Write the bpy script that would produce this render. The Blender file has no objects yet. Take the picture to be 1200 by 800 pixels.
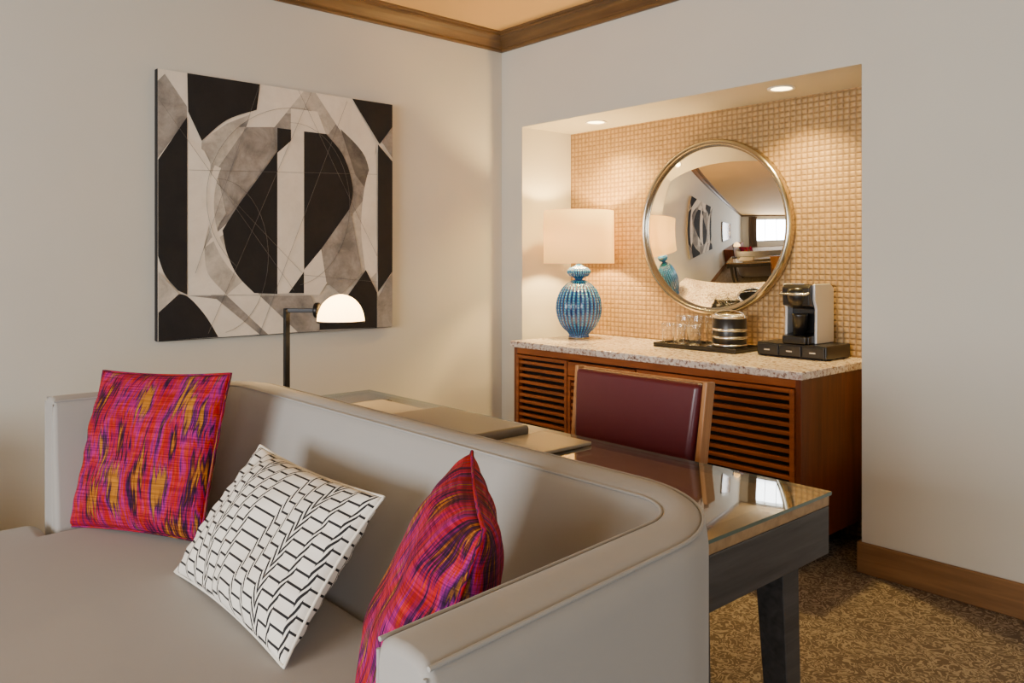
import bpy, bmesh, math, random
from mathutils import Matrix, Vector, noise
random.seed(4)
S = bpy.context.scene
COL = S.collection
FZ = .035      # finished floor level

# ---------------------------------------------------------------- materials
def lin(c):
    return tuple((x/12.92 if x <= .04045 else ((x+.055)/1.055)**2.4) for x in c)
def rgb(r, g, b): return (*lin((r/255, g/255, b/255)), 1)

class M:
    def __init__(s, name, col=(0.5,0.5,0.5,1), rough=.5, metal=0, **kw):
        s.m = bpy.data.materials.new(name); s.m.use_nodes = True
        s.t = s.m.node_tree; s.n = s.t.nodes; s.l = s.t.links
        s.b = s.n['Principled BSDF']
        s.b.inputs['Base Color'].default_value = col
        s.b.inputs['Roughness'].default_value = rough
        s.b.inputs['Metallic'].default_value = metal
        for k, v in kw.items(): s.b.inputs[k.replace('_', ' ')].default_value = v
    def node(s, typ, **kw):
        n = s.n.new(typ)
        for k, v in kw.items():
            if k.startswith('i_'): n.inputs[k[2:].replace('_', ' ')].default_value = v
            else: setattr(n, k, v)
        return n
    def link(s, a, b): s.l.new(a, b)
    def coord(s, which='Object', scale=(1,1,1), rot=(0,0,0)):
        tc = s.node('ShaderNodeTexCoord'); mp = s.node('ShaderNodeMapping')
        mp.inputs['Scale'].default_value = scale; mp.inputs['Rotation'].default_value = rot
        s.link(tc.outputs[which], mp.inputs['Vector']); return mp.outputs['Vector']
    def noise(s, vec, scale, detail=3, rough=.5, dist=0):
        n = s.node('ShaderNodeTexNoise'); n.inputs['Scale'].default_value = scale
        n.inputs['Detail'].default_value = detail; n.inputs['Roughness'].default_value = rough
        n.inputs['Distortion'].default_value = dist
        s.link(vec, n.inputs['Vector']); return n.outputs['Fac']
    def ramp(s, fac, stops, interp='LINEAR'):
        r = s.node('ShaderNodeValToRGB'); r.color_ramp.interpolation = interp
        e = r.color_ramp.elements
        while len(e) < len(stops): e.new(.5)
        for i, (p, c) in enumerate(stops): e[i].position = p; e[i].color = c
        s.link(fac, r.inputs['Fac']); return r.outputs['Color']
    def math(s, op, a, b=None, c=None, clamp=False):
        n = s.node('ShaderNodeMath', operation=op); n.use_clamp = clamp
        for i, v in enumerate((a, b, c)):
            if v is None: continue
            if isinstance(v, (int, float)): n.inputs[i].default_value = v
            else: s.link(v, n.inputs[i])
        return n.outputs[0]
    def mix(s, fac, a, b, blend='MIX'):
        n = s.node('ShaderNodeMix', data_type='RGBA', blend_type=blend)
        for k, v in ((0, fac), (6, a), (7, b)):
            if isinstance(v, (int, float, tuple)): n.inputs[k].default_value = v
            else: s.link(v, n.inputs[k])
        return n.outputs[2]
    def color(s, o): s.link(o, s.b.inputs['Base Color']); return s
    def bump(s, h, strength=.3, dist=.002):
        n = s.node('ShaderNodeBump'); n.inputs['Strength'].default_value = strength
        n.inputs['Distance'].default_value = dist
        s.link(h, n.inputs['Height']); s.link(n.outputs['Normal'], s.b.inputs['Normal']); return s

def paint(name, c, var=.03):
    m = M(name, c, .85); v = m.coord()
    m.color(m.ramp(m.noise(v, 3, 4), [(0.3, tuple(x*(1-var) for x in c[:3])+(1,)), (.7, c)]))
    m.bump(m.noise(v, 260, 2), .12, .001); return m.m
def wood(name, c1, c2, axis=0, rough=.4, sc=1.0, coat=0):
    m = M(name, c1, rough)
    s = [22*sc]*3; s[axis] = 1.6*sc
    v = m.coord('Object', tuple(s))
    m.color(m.ramp(m.noise(v, 1.6, 6, .6, .6), [(.3, c1), (.72, c2)]))
    m.bump(m.noise(v, 6, 3), .1, .001)
    m.b.inputs['Coat Weight'].default_value = coat
    return m.m

WALL = paint('wall_paint', rgb(203, 199, 187))
CEIL = paint('ceiling_paint_warm_lit', rgb(214, 176, 118))  # cream ceiling; the warm light on it is put into the colour
CROWN = [wood('crown_wood_x', rgb(84, 60, 34), rgb(116, 86, 50), 0), wood('crown_wood_y', rgb(84, 60, 34), rgb(116, 86, 50), 1)]
BASEW = wood('baseboard_wood', rgb(108, 76, 46), rgb(138, 100, 62), 0)
CABW = wood('cabinet_wood', rgb(118, 58, 22), rgb(170, 92, 38), 0, .35)
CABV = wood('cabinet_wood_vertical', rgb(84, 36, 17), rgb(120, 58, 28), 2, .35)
CHAIRW = wood('chair_oak', rgb(150, 98, 54), rgb(184, 130, 78), 2, .4)
DESKW = wood('desk_dark_wood', rgb(48, 47, 47), rgb(80, 77, 76), 1, .45)
DESKT = wood('desk_top_wood', rgb(140, 110, 76), rgb(176, 144, 104), 0, .4)
BLACK = M('black_plastic', rgb(18, 17, 18), .28).m
BLKM = M('black_metal', rgb(22, 20, 20), .35, .6).m
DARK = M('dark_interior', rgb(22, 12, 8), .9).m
CHROME = M('brushed_silver', rgb(205, 203, 200), .25, 1).m
BRASS = M('aged_brass', rgb(176, 158, 128), .28, 1).m
FRAME = M('mirror_frame_metal', rgb(186, 176, 156), .22, 1).m
MIRROR = M('mirror_glass', (.93, .93, .92, 1), .01, 1).m
WHITEP = M('white_trim', rgb(240, 236, 228), .5).m
SILVERP = M('silver_plastic', rgb(196, 196, 198), .32, .35).m

def carpet():
    m = M('carpet', rgb(150, 125, 100), .95); v = m.coord()
    # curling scroll lines = iso-contours of a distorted noise, plus leaf-like blobs
    n1 = m.noise(v, 15, 1, .5, 2.2)
    r1 = m.math('PINGPONG', m.math('MULTIPLY', n1, 5.0), .5)
    a = m.ramp(r1, [(.10, (1,1,1,1)), (.19, (0,0,0,1))])
    b = m.ramp(m.noise(v, 42, 1, .5, 1.4), [(.58, (0,0,0,1)), (.62, (1,1,1,1))])
    k = m.mix(.8, a, b, 'LIGHTEN')
    c = m.mix(k, rgb(98, 83, 69), rgb(158, 143, 123))
    f = m.noise(v, 420, 2)
    m.color(m.mix(.3, c, m.ramp(f, [(.3, rgb(90, 88, 84)), (.7, rgb(200, 198, 192))]), 'OVERLAY'))
    m.bump(f, .6, .004); return m.m
CARPET = carpet()

def wallpaper():
    m = M('woven_wallpaper', rgb(200, 160, 115), .5)
    v = m.coord()
    sp = m.node('ShaderNodeSeparateXYZ'); m.link(v, sp.inputs[0])
    X = m.math('MULTIPLY', sp.outputs[0], 1/.030); Z = m.math('MULTIPLY', sp.outputs[2], 1/.027)
    fx = m.math('PINGPONG', X, .5); fz = m.math('PINGPONG', Z, .5)
    sx = m.math('SMOOTH_MIN', m.math('MULTIPLY', fx, 3.2), 1, .5)
    sz = m.math('SMOOTH_MIN', m.math('MULTIPLY', fz, 4), 1, .5)
    h = m.math('MULTIPLY', sx, sz)
    nz = m.noise(v, 45, 4, .65)
    lines = m.math('MULTIPLY', m.math('SINE', m.math('MULTIPLY', sp.outputs[2], 1500)), .05)
    k = m.math('ADD', m.math('ADD', m.math('MULTIPLY', h, .36), m.math('MULTIPLY', nz, .70)), lines)
    m.color(m.ramp(k, [(.15, rgb(104, 78, 44)), (.5, rgb(152, 120, 76)), (.85, rgb(190, 156, 104))]))
    m.b.inputs['Metallic'].default_value = .15
    m.bump(h, .6, .004); return m.m
PAPER = wallpaper()

def granite():
    m = M('granite', rgb(200, 180, 165), .15); v = m.coord()
    a = m.noise(v, 60, 5, .7); b = m.noise(v, 22, 4, .6, 1)
    c = m.ramp(a, [(.34, rgb(78, 62, 60)), (.42, rgb(172, 142, 128)), (.5, rgb(224, 210, 198)), (.7, rgb(240, 232, 222))])
    m.color(m.mix(m.ramp(b, [(.52, (0,0,0,1)), (.66, (.45,.45,.45,1))]), c, rgb(168, 126, 112)))
    return m.m
GRANITE = granite()

def fabric(name, c, sc=700, rough=.9):
    m = M(name, c, rough); v = m.coord()
    m.b.inputs['Sheen Weight'].default_value = .15
    m.color(m.mix(m.noise(v, 5, 3), tuple(x*.94 for x in c[:3])+(1,), c))
    m.bump(m.noise(v, sc, 2), .15, .001); return m.m
SOFA = fabric('sofa_grey_fabric', rgb(160, 157, 152))
SEATF = fabric('sofa_seat_fabric', rgb(155, 151, 146))

def ikat():
    m = M('ikat_fabric', rgb(180, 30, 50), .85)
    tc = m.node('ShaderNodeTexCoord'); sp = m.node('ShaderNodeSeparateXYZ'); m.link(tc.outputs['UV'], sp.inputs[0])
    # each warp thread group is shifted up/down -> ragged vertical ends
    thr = m.noise(m.coord('UV', (60, .01, 1)), 1, 3, .7)
    vy = m.math('MULTIPLY_ADD', thr, .6, sp.outputs[1])
    cb = m.node('ShaderNodeCombineXYZ'); m.link(m.math('MULTIPLY', sp.outputs[0], 6.0), cb.inputs[0]); m.link(m.math('MULTIPLY', vy, 2.9), cb.inputs[1])
    a = m.noise(cb.outputs[0], 1, 1.5, .5)
    b = m.noise(m.coord('UV', (40, 2.5, 1)), 1, 3, .6)
    f = m.math('ADD', m.math('MULTIPLY', a, 2.6), m.math('MULTIPLY', b, 1.0))
    f = m.math('SUBTRACT', f, 1.28)
    c = m.ramp(f, [(.02, rgb(186, 112, 24)), (.10, rgb(110, 44, 24)), (.18, rgb(26, 10, 30)), (.27, rgb(72, 14, 74)), (.35, rgb(158, 14, 84)), (.42, rgb(174, 10, 26)),
                   (.49, rgb(180, 12, 14)), (.54, rgb(192, 60, 16)), (.58, rgb(166, 14, 52)), (.65, rgb(184, 28, 118)), (.74, rgb(112, 28, 112)), (.82, rgb(34, 12, 44)), (.93, rgb(186, 118, 30))])
    d = m.ramp(m.noise(m.coord('UV', (4, 130, 1)), 1, 2), [(.40, (.3,.26,.28,1)), (.6, (1,1,1,1))])
    m.color(m.mix(.7, c, d, 'MULTIPLY'))
    m.b.inputs['Specular IOR Level'].default_value = .2
    m.bump(m.noise(m.coord('UV', (260, 260, 1)), 1, 2), .3, .001); return m.m
IKAT = ikat()
def meander():
    m = M('meander_fabric', rgb(240, 236, 226), .85)
    tc = m.node('ShaderNodeTexCoord'); sp = m.node('ShaderNodeSeparateXYZ'); m.link(tc.outputs['UV'], sp.inputs[0])
    s, t = sp.outputs[0], sp.outputs[1]
    NL = 13
    def jog(ds):      # staircase that climbs, then descends again
        p = m.math('PINGPONG', m.math('MULTIPLY_ADD', s, 13, 1.5+ds*13), 3)
        fl = m.math('FLOOR', p)
        fr = m.math('MULTIPLY_ADD', m.math('FRACT', p), 3.6, -2.6, clamp=True)
        return m.math('MULTIPLY', m.math('ADD', fl, fr), 1.35)
    j0, j1 = jog(0), jog(.001)
    slope = m.math('DIVIDE', m.math('SUBTRACT', j1, j0), .001)
    sl = m.math('MULTIPLY', slope, .38/.66/NL)
    g = m.math('SQRT', m.math('MULTIPLY_ADD', sl, sl, 1.0))
    w = m.math('MULTIPLY_ADD', t, NL, j0)
    f = m.math('DIVIDE', m.math('PINGPONG', w, .5), g)
    k = m.ramp(f, [(.082, (0,0,0,1)), (.105, (1,1,1,1))])
    m.color(m.mix(k, rgb(22, 21, 25), rgb(236, 231, 220)))
    m.bump(m.noise(m.coord('UV', (300, 200, 1)), 1, 2), .2, .001); return m.m
ZIG = meander()
PIPE = fabric('cream_piping', rgb(228, 222, 208))
def leather(name, c):
    m = M(name, c, .32); v = m.coord()
    m.bump(m.noise(v, 180, 3), .12, .001); return m.m
MAROON = leather('maroon_leather', rgb(80, 18, 28))
TAUPEL = leather('taupe_leather', rgb(112, 102, 88))
PAPERL = leather('pale_leather', rgb(144, 135, 119))
CURTAIN = fabric('curtain_fabric', rgb(92, 74, 58), 200)

def thin_glass(name, tint=(1,1,1,1), power=5, base=.0):
    m = M(name); m.n.remove(m.b)
    out = [n for n in m.n if n.type == 'OUTPUT_MATERIAL'][0]
    tr = m.node('ShaderNodeBsdfTransparent'); tr.inputs[0].default_value = tint
    gl = m.node('ShaderNodeBsdfGlossy'); gl.inputs['Roughness'].default_value = .02
    lw = m.node('ShaderNodeLayerWeight'); lw.inputs[0].default_value = .5
    f5 = m.math('POWER', lw.outputs['Facing'], power)
    fac = m.math('MULTIPLY_ADD', f5, 1-base, base)
    mx = m.node('ShaderNodeMixShader')
    m.link(fac, mx.inputs[0]); m.link(tr.outputs[0], mx.inputs[1]); m.link(gl.outputs[0], mx.inputs[2])
    m.link(mx.outputs[0], out.inputs[0]); return m.m
GLASS = thin_glass('clear_glass', (.97, .98, .98, 1), 2.2, .10)
GTOP = thin_glass('desk_glass', (.94, .96, .94, 1), 3.0, .07)
GEDGE = M('glass_edge', rgb(92, 108, 98), .1).m

def glow(name, c, e, strength, transl=.0):
    m = M(name, c, .8); m.b.inputs['Emission Color'].default_value = e
    m.b.inputs['Emission Strength'].default_value = strength
    if transl:
        out = [n for n in m.n if n.type == 'OUTPUT_MATERIAL'][0]
        t = m.node('ShaderNodeBsdfTranslucent'); t.inputs[0].default_value = c
        mx = m.node('ShaderNodeMixShader'); mx.inputs[0].default_value = transl
        m.link(m.b.outputs[0], mx.inputs[1]); m.link(t.outputs[0], mx.inputs[2]); m.link(mx.outputs[0], out.inputs[0])
    return m.m
SHADE = glow('linen_shade', rgb(250, 230, 184), rgb(255, 214, 132), .55, .5)
OPAL = glow('opal_glass', rgb(250, 232, 196), rgb(255, 208, 132), 1.7, .3)
DOWNL = glow('downlight_lens', rgb(255, 240, 210), rgb(255, 222, 150), 14)

def tvscreen():
    m = M('tv_picture', rgb(20, 20, 24), .15); v = m.coord('Object', (1, 2.4, 3))
    c = m.ramp(m.noise(v, 1.6, 2), [(.35, rgb(20, 26, 40)), (.5, rgb(150, 90, 40)), (.62, rgb(230, 190, 120))])
    m.link(c, m.b.inputs['Emission Color']); m.b.inputs['Emission Strength'].default_value = 1.0
    return m.m
TVS = tvscreen()

def blueglass():
    m = M('blue_ribbed_glass', rgb(30, 130, 180), .1)
    tc = m.node('ShaderNodeTexCoord'); sp = m.node('ShaderNodeSeparateXYZ'); m.link(tc.outputs['Object'], sp.inputs[0])
    ang = m.math('ARCTAN2', sp.outputs[1], sp.outputs[0])
    w = m.math('COSINE', m.math('MULTIPLY', ang, 30))
    z = m.math('SINE', m.math('MULTIPLY', sp.outputs[2], 420))
    bead = m.math('MULTIPLY', m.math('MULTIPLY_ADD', w, .5, .5), m.math('MULTIPLY_ADD', z, .5, .5))
    base = m.ramp(m.math('MULTIPLY_ADD', w, .5, .5), [(0, rgb(2, 22, 70)), (.5, rgb(4, 66, 138)), (1, rgb(10, 104, 176))])
    m.color(m.mix(m.ramp(bead, [(.5, (0,0,0,1)), (.85, (.5,.5,.5,1))]), base, rgb(90, 186, 220)))
    m.bump(bead, .7, .004)
    m.b.inputs['Coat Weight'].default_value = .6
    return m.m
BLUE = blueglass()

# ---------------------------------------------------------------- mesh helpers
def empty(name, loc):
    e = bpy.data.objects.new(name, None); e.location = loc; e.empty_display_size = .1; COL.objects.link(e); return e
def add(name, me, mats, parent=None, mat=None, smooth=False):
    o = bpy.data.objects.new(name, me); COL.objects.link(o)
    for x in (mats if isinstance(mats, (list, tuple)) else [mats]): me.materials.append(x)
    if mat is not None: o.matrix_world = mat
    if parent is not None:
        o.parent = parent; o.matrix_parent_inverse = Matrix.Translation(-parent.location)
    if smooth:
        for p in me.polygons: p.use_smooth = True
    return o
def bevel(o, w, seg=3, ang=35):
    b = o.modifiers.new('bevel', 'BEVEL'); b.width = w; b.segments = seg
    b.limit_method = 'ANGLE'; b.angle_limit = math.radians(ang); b.harden_normals = False
    for p in o.data.polygons: p.use_smooth = True
    w = o.modifiers.new('wn', 'WEIGHTED_NORMAL'); w.keep_sharp = True
    return o
def boxes(name, bl, mat, parent=None, bev=0, mw=None, seg=2):
    vs, fs = [], []
    for (x0, x1, y0, y1, z0, z1) in bl:
        k = len(vs)
        vs += [(x0,y0,z0),(x1,y0,z0),(x1,y1,z0),(x0,y1,z0),(x0,y0,z1),(x1,y0,z1),(x1,y1,z1),(x0,y1,z1)]
        fs += [tuple(k+i for i in f) for f in ((3,2,1,0),(4,5,6,7),(0,1,5,4),(1,2,6,5),(2,3,7,6),(3,0,4,7))]
    me = bpy.data.meshes.new(name); me.from_pydata(vs, [], fs)
    o = add(name, me, mat, parent, mw)
    if bev: bevel(o, bev, seg)
    return o
def lathe(name, prof, mat, parent=None, mw=None, n=64, rib=0, ribn=0, smooth=True):
    vs, fs = [], []
    for (r, z) in prof:
        for i in range(n):
            a = 2*math.pi*i/n; rr = r*(1+rib*math.cos(ribn*a)) if rib else r
            vs.append((rr*math.cos(a), rr*math.sin(a), z))
    for j in range(len(prof)-1):
        for i in range(n):
            i2 = (i+1) % n
            fs.append((j*n+i, j*n+i2, (j+1)*n+i2, (j+1)*n+i))
    me = bpy.data.meshes.new(name); me.from_pydata(vs, [], fs)
    bm = bmesh.new(); bm.from_mesh(me); bmesh.ops.remove_doubles(bm, verts=bm.verts, dist=1e-6)
    bmesh.ops.recalc_face_normals(bm, faces=bm.faces); bm.to_mesh(me); bm.free()
    return add(name, me, mat, parent, mw, smooth)
def tube(name, pts, r, mat, parent=None, cyclic=False):
    cu = bpy.data.curves.new(name, 'CURVE'); cu.dimensions = '3D'; cu.bevel_depth = r; cu.bevel_resolution = 4
    cu.use_fill_caps = True
    sp = cu.splines.new('POLY'); sp.points.add(len(pts)-1); sp.use_cyclic_u = cyclic
    for p, q in zip(sp.points, pts): p.co = (*q, 1)
    o = bpy.data.objects.new(name, cu); COL.objects.link(o); cu.materials.append(mat)
    if parent: o.parent = parent; o.matrix_parent_inverse = Matrix.Translation(-parent.location)
    return o
def extrude_poly(name, pts2, to3, off, mat, parent=None, bev=0, mw=None):
    n = len(pts2); vs = [to3(*p) for p in pts2]; vs += [v+off for v in vs]
    fs = [tuple(range(n)), tuple(range(2*n-1, n-1, -1))] + [(i, i+n, (i+1) % n+n, (i+1) % n) for i in range(n)]
    me = bpy.data.meshes.new(name); me.from_pydata([tuple(v) for v in vs], [], fs)
    bm = bmesh.new(); bm.from_mesh(me); bmesh.ops.recalc_face_normals(bm, faces=bm.faces); bm.to_mesh(me); bm.free()
    o = add(name, me, mat, parent, mw)
    if bev: bevel(o, bev)
    return o

# ---------------------------------------------------------------- room
XL, YR, XR, YF, ZC = -3.732, 3.252, 2.9, -4.6, 2.69
AL, AR, AY, AZ = -3.545, -1.49, 3.671, 2.115
boxes('floor', [(XL-.15, XR+.15, YF-.15, AY+.15, -.1, FZ)], CARPET)
boxes('ceiling', [(XL-.15, XR+.15, YF-.15, AY+.15, ZC, ZC+.1)], CEIL)
boxes('wall_left', [(XL-.12, XL, YF-.12, AY+.12, 0, ZC)], WALL)
boxes('wall_back', [(XL, AL, YR, AY, 0, ZC), (AR, XR, YR, AY, 0, ZC), (AL, AR, YR, AY, AZ, ZC)], WALL)
boxes('wall_alcove', [(XL, XR, AY, AY+.12, 0, ZC)], PAPER)
WX0, WX1, WZ0, WZ1 = -2.6, 1.2, .5, 2.35
boxes('wall_front', [(XL, WX0, YF-.12, YF, 0, ZC), (WX1, XR+.12, YF-.12, YF, 0, ZC), (WX0, WX1, YF-.12, YF, 0, WZ0), (WX0, WX1, YF-.12, YF, WZ1, ZC)], WALL)
VY0, VY1 = -3.2, -.6
boxes('wall_right', [(XR, XR+.12, YF, VY0, 0, ZC), (XR, XR+.12, VY1, YR, 0, ZC), (XR, XR+.12, VY0, VY1, 0, WZ0), (XR, XR+.12, VY0, VY1, WZ1, ZC)], WALL)
def winframe(name, horiz, a0, a1, c):
    bl = []
    t = .03
    k = [a0+(a1-a0)*i/4 for i in (1, 2, 3)]
    for (p0, p1, z0, z1) in [(a0, a1, WZ0, WZ0+.05), (a0, a1, WZ1-.05, WZ1), (a0, a0+.05, WZ0, WZ1), (a1-.05, a1, WZ0, WZ1)]+[(q-.02, q+.02, WZ0, WZ1) for q in k]:
        bl.append((p0, p1, c-t, c+t, z0, z1) if horiz else (c-t, c+t, p0, p1, z0, z1))
    boxes(name, bl, BLKM)
winframe('window_1', True, WX0, WX1, YF-.05)
winframe('window_2', False, VY0, VY1, XR+.05)
def curtain(horiz, a0, a1, c):
    vs, fs = [], []
    n = int((a1-a0)/.012)
    for i in range(n+1):
        a = a0+(a1-a0)*i/n; d = c+.035*math.sin(a*62)
        for z in (FZ+.01, 2.55):
            vs.append((a, d, z) if horiz else (d, a, z))
    for i in range(n): fs.append((2*i, 2*i+2, 2*i+3, 2*i+1))
    me = bpy.data.meshes.new('curtain'); me.from_pydata(vs, [], fs)
    add('curtain', me, CURTAIN, None, None, True)
curtain(True, WX0-.45, WX0+.25, YF+.09); curtain(True, WX1-.25, WX1+.45, YF+.09)
curtain(False, VY0-.4, VY0+.2, XR-.09); curtain(False, VY1-.2, VY1+.4, XR-.09)

def sweep_ring(name, prof, mats):
    vs, fs, mi = [], [], []
    cs = [(XL, YR, 1, -1), (XR, YR, -1, -1), (XR, YF, -1, 1), (XL, YF, 1, 1)]
    n = len(prof)
    for (cx, cy, sx, sy) in cs:
        for (p, z) in prof: vs.append((cx+sx*p, cy+sy*p, z))
    for k in range(4):
        for j in range(n-1):
            k2 = (k+1) % 4
            fs.append((k*n+j, k*n+j+1, k2*n+j+1, k2*n+j)); mi.append(k % 2)
    me = bpy.data.meshes.new(name); me.from_pydata(vs, [], fs)
    o = add(name, me, mats)
    for p, i in zip(me.polygons, mi): p.material_index = i
    return o
sweep_ring('trim_1', [(0, 2.595), (.014, 2.595), (.018, 2.602), (.018, 2.612), (.026, 2.616), (.034, 2.628), (.05, 2.65), (.07, 2.664), (.085, 2.668), (.088, 2.678), (.1, 2.68), (.104, 2.69)], CROWN)
def bboard(name, x0, x1, y0, y1, mat):
    return boxes(name, [(x0, x1, y0, y1, FZ, FZ+.128)], mat, None, .006)
bboard('baseboard_back', AR-.016, XR, YR-.016, YR, BASEW)
bboard('baseboard_left', XL, XL+.016, YF, YR, BASEW)
bboard('baseboard_alcove', AR-.016, AR, YR+.001, AY, BASEW)

# ---------------------------------------------------------------- abstract painting
AY0, AY1, AZ0, AZ1 = 1.198, 2.425, .953, 2.162
art = empty('abstract_painting', (XL, (AY0+AY1)/2, (AZ0+AZ1)/2))
def sketchy(name, a, b, sc=9):
    m = M(name, a, .8); v = m.coord()
    m.color(m.ramp(m.noise(v, sc, 6, .7, .4), [(.35, a), (.68, b)])); return m.m
CREAM = sketchy('canvas_cream', rgb(232, 222, 205), rgb(214, 204, 187), 5)
INK = sketchy('canvas_black', rgb(12, 10, 11), rgb(24, 21, 21))
GREY = sketchy('canvas_grey', rgb(112, 106, 100), rgb(164, 156, 146))
LGREY = sketchy('canvas_lightgrey', rgb(160, 152, 141), rgb(206, 197, 181))
DGREY = sketchy('canvas_darkgrey', rgb(72, 67, 63), rgb(120, 113, 105))
xf = XL+.035
boxes('canvas', [(XL+.002, xf, AY0, AY1, AZ0, AZ1)], [CREAM], art)
boxes('canvas_edge', [(XL+.002, xf-.001, AY0-.003, AY0, AZ0, AZ1), (XL+.002, xf-.001, AY0, AY1, AZ0-.003, AZ0)], INK, art)
def rect_uv(a, b):
    """design-sheet measurements -> canvas-local u, v in 0..1"""
    top = 82+(a-182)*42/273; bot = 399-(a-182)*17/273
    v = (bot-b)/(bot-top)
    w = (a-182)/273.
    u = w*3.581/(4.399-w*(4.399-3.581))
    return u, v
layer = [0]
def on_canvas(p, off):
    u, v = rect_uv(*p); u = min(max(u, 0), 1); v = min(max(v, 0), 1)
    return (xf+off, AY0+u*(AY1-AY0), AZ0+v*(AZ1-AZ0))
def shape(name, pts, mat):
    layer[0] += 1
    vs = [on_canvas(p, .0002*layer[0]) for p in pts]
    me = bpy.data.meshes.new(name); me.from_pydata(vs, [], [tuple(range(len(vs)))])
    bm = bmesh.new(); bm.from_mesh(me); bmesh.ops.triangulate(bm, faces=bm.faces)
    for f in bm.faces:
        if f.normal.x < 0: f.normal_flip()
    bm.to_mesh(me); bm.free()
    add(name, me, mat, art)
def arc(cx, cy, rx, ry, a0, a1, n=24):
    return [(cx+rx*math.cos(math.radians(a0+(a1-a0)*i/n)), cy+ry*math.sin(math.radians(a0+(a1-a0)*i/n))) for i in range(n+1)]
def spl(pts, n=6):
    """smooth open Catmull-Rom curve through the points"""
    out = []
    P = [pts[0]]+pts+[pts[-1]]
    for i in range(1, len(P)-2):
        for k in range(n):
            t = k/n; a, b, c, d = P[i-1], P[i], P[i+1], P[i+2]
            out.append(tuple(.5*(2*b[j]+(c[j]-a[j])*t+(2*a[j]-5*b[j]+4*c[j]-d[j])*t*t+(3*b[j]-a[j]-3*c[j]+d[j])*t**3) for j in (0, 1)))
    return out+[pts[-1]]
shape('p_grey_top_left', [(182, 96), (190, 88), (216, 126), (216, 140), (182, 186)], GREY)
shape('p_grey_field', [(233, 166), (262, 146), (293, 134), (345, 107), (410, 117), (437, 168), (437, 342), (352, 388), (262, 392), (230, 310)], LGREY)
shape('p_grey_ring', arc(335, 232, 97, 104, 0, 360, 60)[:-1], GREY)
shape('p_cream_top', [(302, 99), (331, 104), (325, 128), (300, 150), (280, 165), (292, 130)], CREAM)
shape('p_lgrey_top', [(345, 107), (410, 117), (380, 160), (345, 135), (312, 132)], LGREY)
shape('p_cream_wedge', [(331, 104), (352, 108), (318, 150), (296, 152)], CREAM)
shape('p_cream_mid', [(337, 128), (368, 132), (378, 158), (337, 153)], CREAM)
shape('p_cream_ray', [(366, 110), (409, 117), (437, 168), (432, 205), (392, 150)], CREAM)
shape('p_grey_right', spl([(378, 158), (412, 170), (434, 235), (425, 300), (392, 330), (365, 335)])+[(408, 225)], GREY)
shape('p_dgrey_right', spl([(395, 152), (424, 185), (432, 232)])+[(412, 205)], DGREY)
shape('p_lgrey_right', [(410, 250), (437, 215), (437, 290), (418, 320), (388, 300)], LGREY)
shape('p_cream_right', spl([(437, 178), (424, 215), (419, 270), (426, 330)])+[(438, 318)], CREAM)
shape('p_black_top', [(216, 87), (301, 99)]+spl([(297, 130), (262, 142), (233, 166)])+[(217, 132)], INK)
shape('p_black_left', [(216, 138), (216, 345)]+spl([(205, 340), (190, 322), (182, 300)])+[(182, 188)], INK)
shape('p_cream_left', [(217, 163)]+spl([(236, 178), (246, 205), (243, 255), (230, 310)])+[(217, 330)], CREAM)
shape('p_lgrey_left', [(243, 190), (262, 150), (300, 150)]+spl([(290, 195), (272, 232), (254, 262)])+[(243, 285)], LGREY)
shape('p_grey_left', [(250, 200), (285, 150), (316, 150), (320, 178), (262, 255)], GREY)
shape('p_cream_low', [(230, 300), (243, 280), (262, 262)]+spl([(268, 290), (280, 318), (300, 345)])+[(222, 345), (217, 330)], CREAM)
shape('p_lgrey_low', spl([(236, 290), (240, 320), (262, 345)])+[(280, 330), (258, 275)], LGREY)
shape('p_cream_band', arc(335, 240, 96, 108, 125, 205, 20)+arc(335, 240, 88, 100, 205, 125, 20), CREAM)
shape('p_black_diamond', [(321, 344)]+spl([(294, 343), (274, 322), (262, 296), (257, 270)])+spl([(257, 270), (276, 240), (298, 210), (321, 178)]), INK)
shape('p_black_notch', [(321, 151), (337, 153), (337, 166), (321, 182)], INK)
shape('p_cream_stripe', [(337, 153), (352, 155), (352, 322), (338, 343), (321, 344), (321, 180), (337, 166)], CREAM)
shape('p_black_lens', [(352, 155)]+spl([(378, 158), (396, 180), (406, 205), (409, 228), (402, 252), (386, 276), (369, 298), (352, 316)]), INK)
shape('p_black_foot', [(352, 318), (352, 343), (334, 343)], INK)
shape('p_cream_shard', [(352, 316), (372, 292), (386, 320), (370, 345), (352, 345)], CREAM)
shape('p_grey_shard', [(372, 292), (406, 244), (420, 320), (395, 345), (378, 330)], GREY)
shape('p_grey_base', [(216, 346), (330, 346), (352, 388), (300, 392), (262, 392)], GREY)
shape('p_cream_base', [(216, 346), (250, 350), (300, 391), (250, 394)], CREAM)
shape('p_cream_base_2', [(262, 346), (318, 346), (345, 388), (310, 391)], CREAM)
shape('p_grey_base_2', [(300, 346), (360, 346), (372, 375), (370, 387), (345, 389)], GREY)
shape('p_black_corner', [(182, 352)]+spl([(200, 344), (216, 347), (236, 368), (252, 394)])+[(182, 399)], INK)
shape('p_lgrey_corner', [(182, 318), (206, 344), (182, 366)], LGREY)
shape('p_black_base', [(370, 386), (370, 374)]+spl([(400, 350), (412, 333), (424, 316)])+[(437, 342), (437, 383)], INK)
shape('p_grey_edge', [(437, 350), (455, 318), (455, 382), (437, 383)], GREY)
shape('p_black_top_right', [(408, 117), (455, 124), (455, 150), (440, 170)], INK)
shape('p_black_right', [(438, 170), (455, 190), (455, 318), (438, 342)], INK)
shape('p_grey_edge_2', [(443, 168), (455, 150), (455, 186)], GREY)
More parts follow.
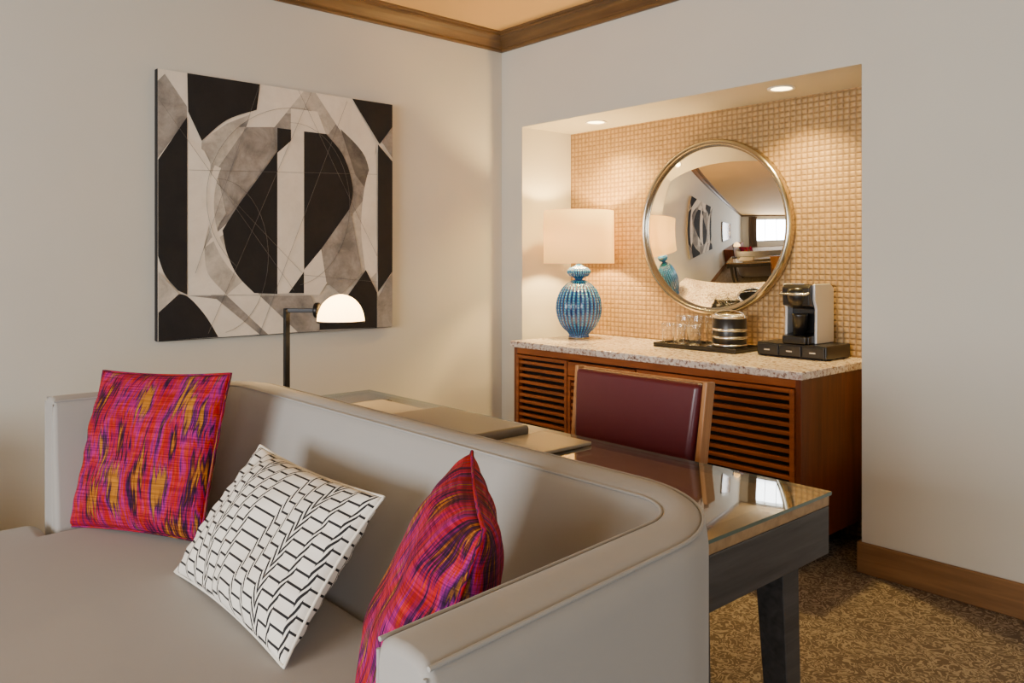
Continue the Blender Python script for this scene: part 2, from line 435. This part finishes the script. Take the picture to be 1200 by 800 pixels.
for k, pts in enumerate([arc(335, 232, 97, 104, 130, 285, 30), arc(335, 240, 70, 95, 270, 440, 30), [(184, 120), (340, 340)], [(300, 101), (225, 320)],
        [(345, 107), (437, 300)], [(250, 215), (352, 322), (437, 330)], arc(250, 300, 60, 90, -90, 80, 20), [(360, 110), (240, 390)], [(402, 120), (300, 390)], [(217, 200), (437, 205)]]):
    tube('pencil_line', [on_canvas(p, .0088) for p in pts], .0007, DGREY, art)

# ---------------------------------------------------------------- sofa
sx0, sx1, sy0, sy0L, sy1, H = -2.94, -.722, .50, .60, 1.285, .872
sofa = empty('sofa', ((sx0+sx1)/2, .8, FZ))
def splay(x, y):     # the arm opens out slightly towards the front
    w = min(max((x+1.7)/.7, 0), 1)
    t = 1-(y-sy0)/(sy1-sy0)
    return x+w*(-.035+.072*t)
def contour(ia, ib, r, z, dy=0):
    """U-shaped plan line starting at the near arm front; ia / ib = inset on arms / back"""
    xr, xl, yb = sx1-ia, sx0+ia, sy1-ib
    pts = []
    for i in range(9): pts.append((xr, sy0-dy+(yb-r-sy0+dy)*i/8))
    for i in range(1, 17):
        a = math.pi/2*i/16; pts.append((xr-r+r*math.cos(a), yb-r+r*math.sin(a)))
    for i in range(1, 17): pts.append((xr-r+(xl+r-xr+r)*i/16, yb))
    for i in range(1, 17):
        a = math.pi/2+math.pi/2*i/16; pts.append((xl+r+r*math.cos(a), yb-r+r*math.sin(a)))
    for i in range(1, 9): pts.append((xl, yb-r+(sy0L-dy-yb+r)*i/8))
    return [(splay(x, y), y, z) for x, y in pts]
R, RI = .285, .11
rows = [
 (0, 0, .11), (0, 0, .45), (0, 0, H-.05), (.004, .004, H-.025), (.014, .014, H-.008), (.032, .032, H), (.06, .06, H+.003), (.09, .09, H),
 (.106, .108, H-.008), (.116, .12, H-.025), (.12, .128, H-.05), (.13, .17, H-.18), (.15, .25, H-.33), (.16, .30, H-.42), (.16, .32, .30), (.10, .10, .28), (.10, .10, .11)]
def rad(a): return R-min(a, .108)*(R-RI)/.108
vs, fs = [], []
cont = [contour(a, b, rad(a), z) for i, (a, b, z) in enumerate(rows)]
n = len(cont[0])
for c in cont: vs += c
m_ = len(rows)
for j in range(m_-1):
    for i in range(n-1):
        fs.append((j*n+i, j*n+i+1, (j+1)*n+i+1, (j+1)*n+i))
for i in range(n-1): fs.append(((m_-1)*n+i, (m_-1)*n+i+1, i+1, i))
fs.append(tuple(j*n for j in range(m_))); fs.append(tuple(j*n+n-1 for j in range(m_-1, -1, -1)))
me = bpy.data.meshes.new('sofa_shell'); me.from_pydata(vs, [], fs)
bm = bmesh.new(); bm.from_mesh(me); bmesh.ops.recalc_face_normals(bm, faces=bm.faces); bm.to_mesh(me); bm.free()
o = add('back_and_arms', me, SOFA, sofa); bevel(o, .014, 3, 50)
tube('welt_outer', contour(.012, .012, rad(.012), H-.006, -.004), .003, SOFA, sofa)
tube('welt_inner', contour(.108, .11, RI, H-.007, -.004), .003, SOFA, sofa)
for ox, yy in ((sx1-.014, sy0), (sx0+.014, sy0L), (sx1-.106, sy0), (sx0+.106, sy0L)):
    tube('welt_front', [(splay(ox, yy), yy+.001, .12), (splay(ox, yy), yy+.001, H-.016)], .0025, SOFA, sofa)
fy = .12
T = [(sx0+.02, fy), (sx1+.02, fy), (sx1+.02, sy0-.012), (sx1-.112, sy0-.012), (sx1-.17, 1.0), (sx0+.155, 1.0), (sx0+.155, sy0L-.012), (sx0+.02, sy0L-.012)]
o = extrude_poly('seat_cushion', T, lambda a, b: Vector((a, b, .30)), Vector((0, 0, .18)), SEATF, sofa); bevel(o, .055, 6, 40)
boxes('base', [(sx0+.05, sx1-.05, fy+.04, 1.0, .11, .305)], SOFA, sofa, .02)
for x in (sx0+.12, sx1-.12):
    for y in (fy+.12, sy1-.1):
        lathe('leg', [(0, FZ), (.018, FZ), (.026, .115), (0, .115)], DESKW, sofa, Matrix.Translation((x, y, 0)), 24)

# ---------------------------------------------------------------- throw pillows
def cushion(name, W, Hh, T, mat, origin, bot_dir, tilt, roll=0, piping=None, seed=0, N=44, pinch=.075):
    e = empty(name, origin)
    bx = Vector((bot_dir[0], bot_dir[1], 0)).normalized()
    nrm = Vector((bx.y, -bx.x, 0))
    t = math.radians(tilt)
    up = (-nrm*math.sin(t)+Vector((0, 0, 1))*math.cos(t))
    fn = bx.cross(up)
    rot = Matrix((bx, up, fn)).transposed().to_4x4()
    mw = Matrix.Translation(origin) @ rot @ Matrix.Rotation(math.radians(roll), 4, 'Z') @ Matrix.Translation((0, Hh/2, 0))
    bm = bmesh.new(); uvl = bm.loops.layers.uv.new('UVMap')
    for side in (1, -1):
        g = []
        for j in range(N+1):
            row = []
            for i in range(N+1):
                u = -1+2*i/N; v = -1+2*j/N
                u = math.copysign(abs(u)**.8, u); v = math.copysign(abs(v)**.8, v)
                x = u*W/2*(1-pinch*(1-v*v)*abs(u)); y = v*Hh/2*(1-pinch*(1-u*u)*abs(v))
                th = T/2*(max(0, (1-abs(u)**2.4)*(1-abs(v)**2.4)))**.55
                edge = min(1-abs(u), 1-abs(v))
                p = Vector((x*6+seed, y*6, side*2))
                th += (noise.noise(p)*.016 + noise.noise(p*2.3)*.008)*min(1, edge*5)
                k = max(0, 1-edge/.35)*min(1, edge*12)
                th += .0035*k*math.sin((u if (1-abs(v)) < (1-abs(u)) else v)*21+seed)
                row.append(bm.verts.new((x, y, side*max(th, 0.0008 if edge < 1e-4 else .002))))
            g.append(row)
        for j in range(N):
            for i in range(N):
                q = (g[j][i], g[j][i+1], g[j+1][i+1], g[j+1][i])
                idx = ((i, j), (i+1, j), (i+1, j+1), (i, j+1))
                if side < 0: q = q[::-1]; idx = idx[::-1]
                f = bm.faces.new(q); f.smooth = True
                for l, (a, b) in zip(f.loops, idx):
                    ua, vb = -1+2*a/N, -1+2*b/N      # follow the true cloth position so printed lines stay even
                    ua = math.copysign(abs(ua)**.8, ua); vb = math.copysign(abs(vb)**.8, vb)
                    l[uvl].uv = ((ua+1)/2+seed, (vb+1)/2+seed*2)
    bmesh.ops.remove_doubles(bm, verts=bm.verts, dist=.0018)
    me = bpy.data.meshes.new(name); bm.to_mesh(me); bm.free()
    add('cover', me, mat, e, mw)
    per = [( -1+2*i/N, -1) for i in range(N)]+[(1, -1+2*i/N) for i in range(N)]+[(1-2*i/N, 1) for i in range(N)]+[(-1, 1-2*i/N) for i in range(N)]
    pts = []
    for u, v in per:
        u = math.copysign(abs(u)**.8, u); v = math.copysign(abs(v)**.8, v)
        pts.append(mw @ Vector((u*W/2*(1-pinch*(1-v*v)*abs(u)), v*Hh/2*(1-pinch*(1-u*u)*abs(v)), 0)))
    tube('edge_seam', [tuple(p) for p in pts], .0035, piping or mat, e, True)
    return e
cushion('throw_pillow', .53, .49, .16, IKAT, (-2.56, .755, .485), (.87, .42), 17, 2, seed=3, pinch=.04)
cushion('throw_pillow', .66, .38, .17, ZIG, (-1.84, .74, .485), (1, -.02), 38, 0, PIPE, seed=9)
cushion('throw_pillow', .47, .47, .19, IKAT, (-1.145, .73, .485), (.80, -.60), 20, 0, seed=14, pinch=.05)

# ---------------------------------------------------------------- desk
dx0, dx1, dy0, dy1, dz = -3.01, -.925, 1.315, 1.86, .75
desk = empty('writing_desk', ((dx0+dx1)/2, (dy0+dy1)/2, FZ))
boxes('top', [(dx0+.004, dx1-.004, dy0+.004, dy1-.004, dz-.034, dz-.009)], DESKT, desk, .003)
boxes('top_border', [(dx0+.004, dx1-.004, dy1-.05, dy1-.004, dz-.0095, dz-.0085), (dx0+.004, dx1-.004, dy0+.004, dy0+.05, dz-.0095, dz-.0085),
                     (dx0+.004, dx0+.06, dy0+.05, dy1-.05, dz-.0095, dz-.0085), (dx1-.06, dx1-.004, dy0+.05, dy1-.05, dz-.0095, dz-.0085)], DESKW, desk)
o = boxes('glass_top', [(dx0, dx1, dy0, dy1, dz-.008, dz)], [GTOP, GEDGE], desk)
for p in o.data.polygons:
    if abs(p.normal.z) < .5: p.material_index = 1
a = .02
boxes('apron', [(dx0+a, dx1-a, dy0+a, dy0+a+.025, .60, dz-.034), (dx0+a, dx1-a, dy1-a-.025, dy1-a, .63, dz-.034),
                (dx0+.004, dx0+a+.01, dy0+.004, dy1-.004, .60, dz-.034), (dx1-a-.01, dx1-.004, dy0+.004, dy1-.004, .60, dz-.034)], DESKW, desk, .004)
for x, s in ((dx0+.09, -1), (dx1-.09, 1)):
    for y, t in ((dy0+.07, -1), (dy1-.11, 1)):
        vs = []
        for (z, h, ox, oy) in ((FZ, .026, .035, .0), (.72, .04, 0, 0)):
            cx, cy = x+s*ox, y+t*oy
            vs += [(cx-h, cy-h, z), (cx+h, cy-h, z), (cx+h, cy+h, z), (cx-h, cy+h, z)]
        me = bpy.data.meshes.new('leg'); me.from_pydata(vs, [], [(3,2,1,0),(4,5,6,7),(0,1,5,4),(1,2,6,5),(2,3,7,6),(3,0,4,7)])
        bevel(add('leg', me, DESKW, desk), .003, 2)

e = empty('leather_folder', (-2.08, 1.58, dz)); boxes('cover', [(-2.32, -1.86, 1.42, 1.74, dz+.0005, dz+.036)], TAUPEL, e, .012, seg=4)
e = empty('notebook', (-1.74, 1.65, dz)); boxes('cover', [(-1.85, -1.64, 1.47, 1.79, dz+.0005, dz+.012)], PAPERL, e, .004)
boxes('pages', [(-1.845, -1.645, 1.475, 1.785, dz+.004, dz+.0095)], WHITEP, e)
e = empty('desk_blotter', (-2.55, 1.6, dz)); boxes('pad', [(-2.72, -2.36, 1.40, 1.74, dz+.0005, dz+.009)], PAPERL, e, .003)

lx, ly = -2.89, 1.415
dl = empty('desk_lamp', (lx, ly, dz))
lathe('base', [(0, 0), (.075, 0), (.078, .006), (.07, .016), (0, .018)], BLKM, dl, Matrix.Translation((lx, ly, dz+.0005)), 40)
boxes('pole', [(lx-.010, lx+.010, ly-.010, ly+.010, dz+.01, 1.125)], BLKM, dl, .002)
mwl = Matrix.Translation((lx, ly, 1.117)) @ Matrix.Rotation(math.atan2(.71, .70), 4, 'Z')
boxes('arm', [(-.008, .118, -.008, .008, -.008, .008)], BLKM, dl, .002, mwl)
lathe('joint_disc', [(0, -.01), (.027, -.01), (.03, -.006), (.03, .006), (.027, .01), (0, .01)], BLKM, dl, mwl @ Matrix.Translation((.12, 0, 0)) @ Matrix.Rotation(math.pi/2, 4, 'Y'), 40)
mwd = mwl @ Matrix.Translation((.212, 0, -.042))
pr = [(.09*math.cos(math.radians(t)), .104*math.sin(math.radians(t))) for t in range(0, 91, 6)]
lathe('opal_dome', pr, OPAL, dl, mwd, 48)
lathe('dome_rim', [(.082, -.004), (.092, -.004), (.092, .003), (.082, .003), (.082, -.004)], BLKM, dl, mwd, 48)

# ---------------------------------------------------------------- chair
cx, cy = -1.70, 2.05
ch = empty('desk_chair', (cx, cy, FZ))
tl = math.radians(7)
cb = Matrix.Translation((cx, 2.02, .44)) @ Matrix.Rotation(-tl, 4, 'X')
def trap(w0, w1, z0, z1): return [(-w0, z0), (w0, z0), (w1, z1), (-w1, z1)]
o = extrude_poly('back_pad', trap(.232, .262, .12, .492), lambda a, b: Vector((a, -.03, b)), Vector((0, .05, 0)), MAROON, ch, 0, cb); bevel(o, .02, 5)
extrude_poly('back_frame_panel', trap(.232, .262, .10, .498), lambda a, b: Vector((a, .015, b)), Vector((0, .022, 0)), CHAIRW, ch, .004, cb)
for s in (-1, 1):
    p = [(s*.225, -.405), (s*.25, -.405), (s*.278, .50), (s*.261, .50)]
    extrude_poly('stile', p, lambda a, b: Vector((a, -.012, b)), Vector((0, .045, 0)), CHAIRW, ch, .004, cb)
boxes('seat_frame', [(cx-.25, cx+.25, 1.62, 2.03, .38, .425)], CHAIRW, ch, .006)
o = boxes('seat_pad', [(cx-.245, cx+.245, 1.60, 2.01, .425, .485)], MAROON, ch, .022, seg=4)
for s in (-1, 1):
    boxes('front_leg', [(cx+s*.225-.02, cx+s*.225+.02, 1.63, 1.67, FZ, .40)], CHAIRW, ch, .004)

# ---------------------------------------------------------------- credenza
kx0, kx1, ky0, ky1, kz = -3.36, -1.63, 3.02, 3.655, .862
cab = empty('credenza', ((kx0+kx1)/2, 3.33, FZ))
boxes('granite_top', [(kx0-.015, kx1+.012, ky0-.018, ky1+.012, kz-.034, kz)], GRANITE, cab, .004)
zt, zb = kz-.034, .15
boxes('side_panels', [(kx0, kx0+.025, ky0, ky1, zb, zt), (kx1-.025, kx1, ky0, ky1, zb, zt), (kx0+.025, kx1-.025, ky1-.02, ky1, zb, zt), (kx0+.025, kx1-.025, ky0+.02, ky1-.02, zb, zb+.02)], CABV, cab, .002)
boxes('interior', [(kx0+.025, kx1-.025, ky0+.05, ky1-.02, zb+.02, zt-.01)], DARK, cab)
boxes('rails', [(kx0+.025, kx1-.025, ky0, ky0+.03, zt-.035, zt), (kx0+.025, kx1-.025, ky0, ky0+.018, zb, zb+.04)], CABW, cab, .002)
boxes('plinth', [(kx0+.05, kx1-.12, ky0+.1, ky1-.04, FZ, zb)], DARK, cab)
bays = [(kx0+.025, -2.935), (-2.935, -2.475), (-2.475, kx1-.025)]
z0 = zt-.04
for i, (a0, a1) in enumerate(bays):
    zt2 = z0
    if i == 1:
        boxes('drawer_front', [(a0+.006, a1-.006, ky0-.012, ky0+.02, z0-.075, z0-.004)], CABW, cab, .003)
        zt2 = z0-.08
    st = .022
    boxes('door_frame', [(a0+.003, a0+st, ky0-.01, ky0+.02, zb+.03, zt2), (a1-st, a1-.003, ky0-.01, ky0+.02, zb+.03, zt2),
          (a0+st, a1-st, ky0-.01, ky0+.02, zt2-.018, zt2), (a0+st, a1-st, ky0-.01, ky0+.02, zb+.03, zb+.06)], CABW, cab, .002)
    z = zt2-.04; sl = []
    while z > zb+.065:
        sl.append((a0+st, a1-st, ky0-.004, ky0+.018, z-.009, z+.009)); z -= .036
    boxes('louvres', sl, CABW, cab, .002)

# ---------------------------------------------------------------- table lamp
tx, ty = -3.228, 3.41
tlmp = empty('table_lamp', (tx, ty, kz))
Tm = Matrix.Translation((tx, ty, kz+.0005))
body = [(0, 0), (.058, 0), (.06, .008), (.055, .018)]
for i in range(1, 25):
    a = -1.15+(1.42+1.15)*i/24
    body.append((.132*math.cos(a), .178+.165*math.sin(a)))
body += [(.022, .345), (.03, .352), (.055, .362), (.068, .38), (.066, .396), (.05, .41), (.024, .42), (.016, .43), (0, .43)]
lathe('glass_body', body, BLUE, tlmp, Tm, 180, .022, 30)
lathe('neck', [(0, .425), (.014, .425), (.014, .50), (0, .50)], BRASS, tlmp, Tm, 24)
lathe('foot', [(0, 0), (.062, 0), (.062, .006), (0, .006)], BRASS, tlmp, Tm, 40)
lathe('shade', [(.202, .435), (.206, .435), (.203, .74), (.199, .74), (.202, .435)], SHADE, tlmp, Tm, 72)
for a in (0, 2.094, 4.188):
    tube('shade_spider', [(tx, ty, kz+.71), (tx+.2*math.cos(a), ty+.2*math.sin(a), kz+.735)], .002, BRASS, tlmp)
tube('shade_post', [(tx, ty, kz+.49), (tx, ty, kz+.712)], .003, BRASS, tlmp)

# ---------------------------------------------------------------- convex mirror
mc = (-2.475, AY-.001, 1.49)
mir = empty('round_convex_mirror', mc)
Mm = Matrix.Translation(mc) @ Matrix.Rotation(math.pi/2, 4, 'X')
r0, sag = .436, .085
Rs = (r0*r0+sag*sag)/(2*sag)
pr = []
for i in range(41):
    r = r0*i/40; pr.append((r, .035+sag-(Rs-math.sqrt(Rs*Rs-r*r))))
lathe('convex_glass', pr, MIRROR, mir, Mm, 128)
lathe('metal_frame', [(.434, .0), (.462, .0), (.468, .008), (.468, .036), (.463, .048), (.454, .055), (.444, .055), (.436, .047), (.432, .034), (.434, 0)], FRAME, mir, Mm, 128)

# ---------------------------------------------------------------- downlights
for (x, y) in ((-3.13, 3.45), (-1.95, 3.43)):
    e = empty('recessed_downlight', (x, y, AZ))
    mw = Matrix.Translation((x, y, AZ))
    lathe('trim_ring', [(.048, -.004), (.062, -.006), (.064, -.001), (.048, -.001), (.048, -.004)], WHITEP, e, mw, 40)
    lathe('lens', [(0, -.002), (.048, -.002)], DOWNL, e, mw, 40)
    L = bpy.data.lights.new('downlight_spot', 'SPOT'); L.energy = 130; L.color = (1, .69, .23); L.spot_size = math.radians(125); L.spot_blend = .9; L.shadow_soft_size = .04
    lo = bpy.data.objects.new('downlight_spot', L); COL.objects.link(lo); lo.location = (x, y, AZ-.012)
    lo.parent = e; lo.matrix_parent_inverse = Matrix.Translation(-e.location)

# ---------------------------------------------------------------- coffee maker on pod drawer
pd = empty('coffee_pod_drawer', (-1.89, 3.52, kz))
boxes('case', [(-2.065, -1.72, 3.41, 3.64, kz+.004, kz+.066)], BLACK, pd, .006)
boxes('drawer_fronts', [(-2.058, -1.952, 3.402, 3.412, kz+.01, kz+.058), (-1.946, -1.839, 3.402, 3.412, kz+.01, kz+.058), (-1.833, -1.727, 3.402, 3.412, kz+.01, kz+.058)], BLACK, pd, .003)
boxes('pulls', [(-2.02, -1.99, 3.396, 3.402, kz+.03, kz+.036), (-1.908, -1.878, 3.396, 3.402, kz+.03, kz+.036), (-1.795, -1.765, 3.396, 3.402, kz+.03, kz+.036)], CHROME, pd)
boxes('feet', [(-2.05, -2.03, 3.42, 3.44, kz, kz+.006), (-1.75, -1.73, 3.42, 3.44, kz, kz+.006), (-2.05, -2.03, 3.6, 3.62, kz, kz+.006), (-1.75, -1.73, 3.6, 3.62, kz, kz+.006)], BLACK, pd)
cmz = kz+.0665
cm = empty('coffee_maker', (-1.87, 3.53, cmz))
C = [(3.425, 0), (3.635, 0), (3.635, .25), (3.60, .272), (3.44, .272), (3.425, .255), (3.43, .175), (3.52, .16), (3.52, .045), (3.425, .035)]
extrude_poly('body', C, lambda a, b: Vector((-1.945, a, cmz+b)), Vector((.135, 0, 0)), BLACK, cm, .005)
Cs = [(3.47, 0), (3.637, 0), (3.637, .254), (3.60, .275), (3.455, .275), (3.455, .20), (3.475, .16)]
extrude_poly('side_panel', Cs, lambda a, b: Vector((-1.811, a, cmz+b)), Vector((.014, 0, 0)), SILVERP, cm, .005)
extrude_poly('side_panel', Cs, lambda a, b: Vector((-1.958, a, cmz+b)), Vector((.014, 0, 0)), SILVERP, cm, .005)
boxes('drip_tray', [(-1.935, -1.82, 3.41, 3.53, cmz+.0, cmz+.036)], BLACK, cm, .006)
lathe('brew_head', [(0, -.0), (.035, 0), (.05, .04), (.052, .07), (.048, .09), (0, .095)], BLACK, cm, Matrix.Translation((-1.878, 3.455, cmz+.165)), 36)
tube('lid_handle', [(-1.94, 3.45, cmz+.24), (-1.94, 3.405, cmz+.228), (-1.816, 3.405, cmz+.228), (-1.816, 3.45, cmz+.24)], .006, CHROME, cm)
boxes('display', [(-1.91, -1.85, 3.45, 3.50, cmz+.272, cmz+.277)], CHROME, cm, .001)
lathe('travel_mug', [(0, 0), (.028, 0), (.034, .09), (.036, .1), (0, .1)], BLACK, cm, Matrix.Translation((-1.878, 3.465, cmz+.037)), 32)

# ---------------------------------------------------------------- serving tray, ice bucket, glasses
tr = empty('serving_tray', (-2.39, 3.48, kz))
X0, X1, Y0, Y1 = -2.64, -2.15, 3.355, 3.605
boxes('tray', [(X0, X1, Y0, Y1, kz+.0005, kz+.010), (X0, X1, Y0, Y0+.008, kz+.01, kz+.024), (X0, X1, Y1-.008, Y1, kz+.01, kz+.024), (X0, X0+.008, Y0+.008, Y1-.008, kz+.01, kz+.024), (X1-.008, X1, Y0+.008, Y1-.008, kz+.01, kz+.024)], BLACK, tr, .002)
bz = kz+.0105
ib = empty('ice_bucket', (-2.265, 3.485, bz)); Bm = Matrix.Translation((-2.265, 3.485, bz))
lathe('bucket', [(0, 0), (.078, 0), (.082, .006), (.084, .155), (.08, .16), (.076, .155), (.074, .02), (0, .02)], BLACK, ib, Bm, 56)
for z in (.012, .05, .088):
    lathe('silver_band', [(.083, z), (.0868, z+.002), (.0868, z+.012), (.083, z+.014)], CHROME, ib, Bm, 56)
lathe('rim', [(.076, .150), (.088, .152), (.088, .166), (.076, .168), (.076, .150)], CHROME, ib, Bm, 56)
tube('handle', [(-2.265+.088*math.cos(a), 3.485, bz+.16+.03*math.sin(a)) for a in [math.pi*i/20 for i in range(21)]], .003, CHROME, ib)
for (gx, gy, gh) in ((-2.585, 3.41, .11), (-2.505, 3.395, .11), (-2.425, 3.41, .11), (-2.55, 3.49, .15), (-2.465, 3.48, .15), (-2.39, 3.52, .15)):
    g = empty('drinking_glass', (gx, gy, bz))
    lathe('glass', [(0, .004), (.026, .004), (.03, .008), (.037, gh)], GLASS, g, Matrix.Translation((gx, gy, bz)), 40)
    lathe('rim', [(.0362, gh-.001), (.0378, gh-.001), (.0378, gh+.001), (.0362, gh+.001), (.0362, gh-.001)], CHROME, g, Matrix.Translation((gx, gy, bz)), 40)
    lathe('foot', [(0, 0), (.026, 0), (.03, .006), (0, .007)], CHROME, g, Matrix.Translation((gx, gy, bz)), 32)

# ---------------------------------------------------------------- rest of the suite (seen in the mirror)
tv = empty('television', (XL+.05, -.5, 1.45))
boxes('case', [(XL+.002, XL+.05, -1.15, .15, 1.05, 1.82)], BLACK, tv, .006)
boxes('screen', [(XL+.05, XL+.052, -1.12, .12, 1.08, 1.79)], TVS, tv)
md = empty('media_console', (XL+.27, -1.2, FZ))
boxes('carcass', [(XL+.02, XL+.5, -2.6, .1, .1, .72)], CABV, md, .006)
boxes('plinth', [(XL+.05, XL+.45, -2.55, .05, FZ, .1)], DARK, md)

# ---------------------------------------------------------------- lights
def area(name, loc, rot, sx, sy, e, col):
    L = bpy.data.lights.new(name, 'AREA'); L.shape = 'RECTANGLE'; L.size = sx; L.size_y = sy; L.energy = e; L.color = col
    o = bpy.data.objects.new(name, L); COL.objects.link(o); o.location = loc; o.rotation_euler = rot; return o
area('window_light_1', ((WX0+WX1)/2, YF-.13, (WZ0+WZ1)/2), (math.radians(90), 0, 0), WX1-WX0, WZ1-WZ0, 480, (.96, .98, 1))
area('window_light_2', (XR+.13, (VY0+VY1)/2, (WZ0+WZ1)/2), (math.radians(90), 0, math.radians(90)), VY1-VY0, WZ1-WZ0, 130, (.86, .93, 1))
def point(name, loc, e, col, r, par):
    L = bpy.data.lights.new(name, 'POINT'); L.energy = e; L.color = col; L.shadow_soft_size = r
    o = bpy.data.objects.new(name, L); COL.objects.link(o); o.location = loc
    o.parent = par; o.matrix_parent_inverse = Matrix.Translation(-par.location)
point('bulb', (tx, ty, kz+.59), 65, (1, .66, .25), .04, tlmp)
dlp = mwd @ Vector((0, 0, .03))
point('bulb', tuple(dlp), 14, (1, .68, .32), .03, dl)

w = bpy.data.worlds.new('World'); S.world = w; w.use_nodes = True
w.node_tree.nodes['Background'].inputs[0].default_value = (.75, .85, 1, 1)
w.node_tree.nodes['Background'].inputs[1].default_value = 1.0

# ---------------------------------------------------------------- camera
cd = bpy.data.cameras.new('camera'); cam = bpy.data.objects.new('camera', cd); COL.objects.link(cam)
cam.location = (0, 0, 1.3); cam.rotation_euler = (math.radians(90), 0, math.radians(48.2))
cd.sensor_width = 36; cd.lens = 939/1200*36; cd.shift_y = -92/1200; cd.clip_start = .02
S.camera = cam
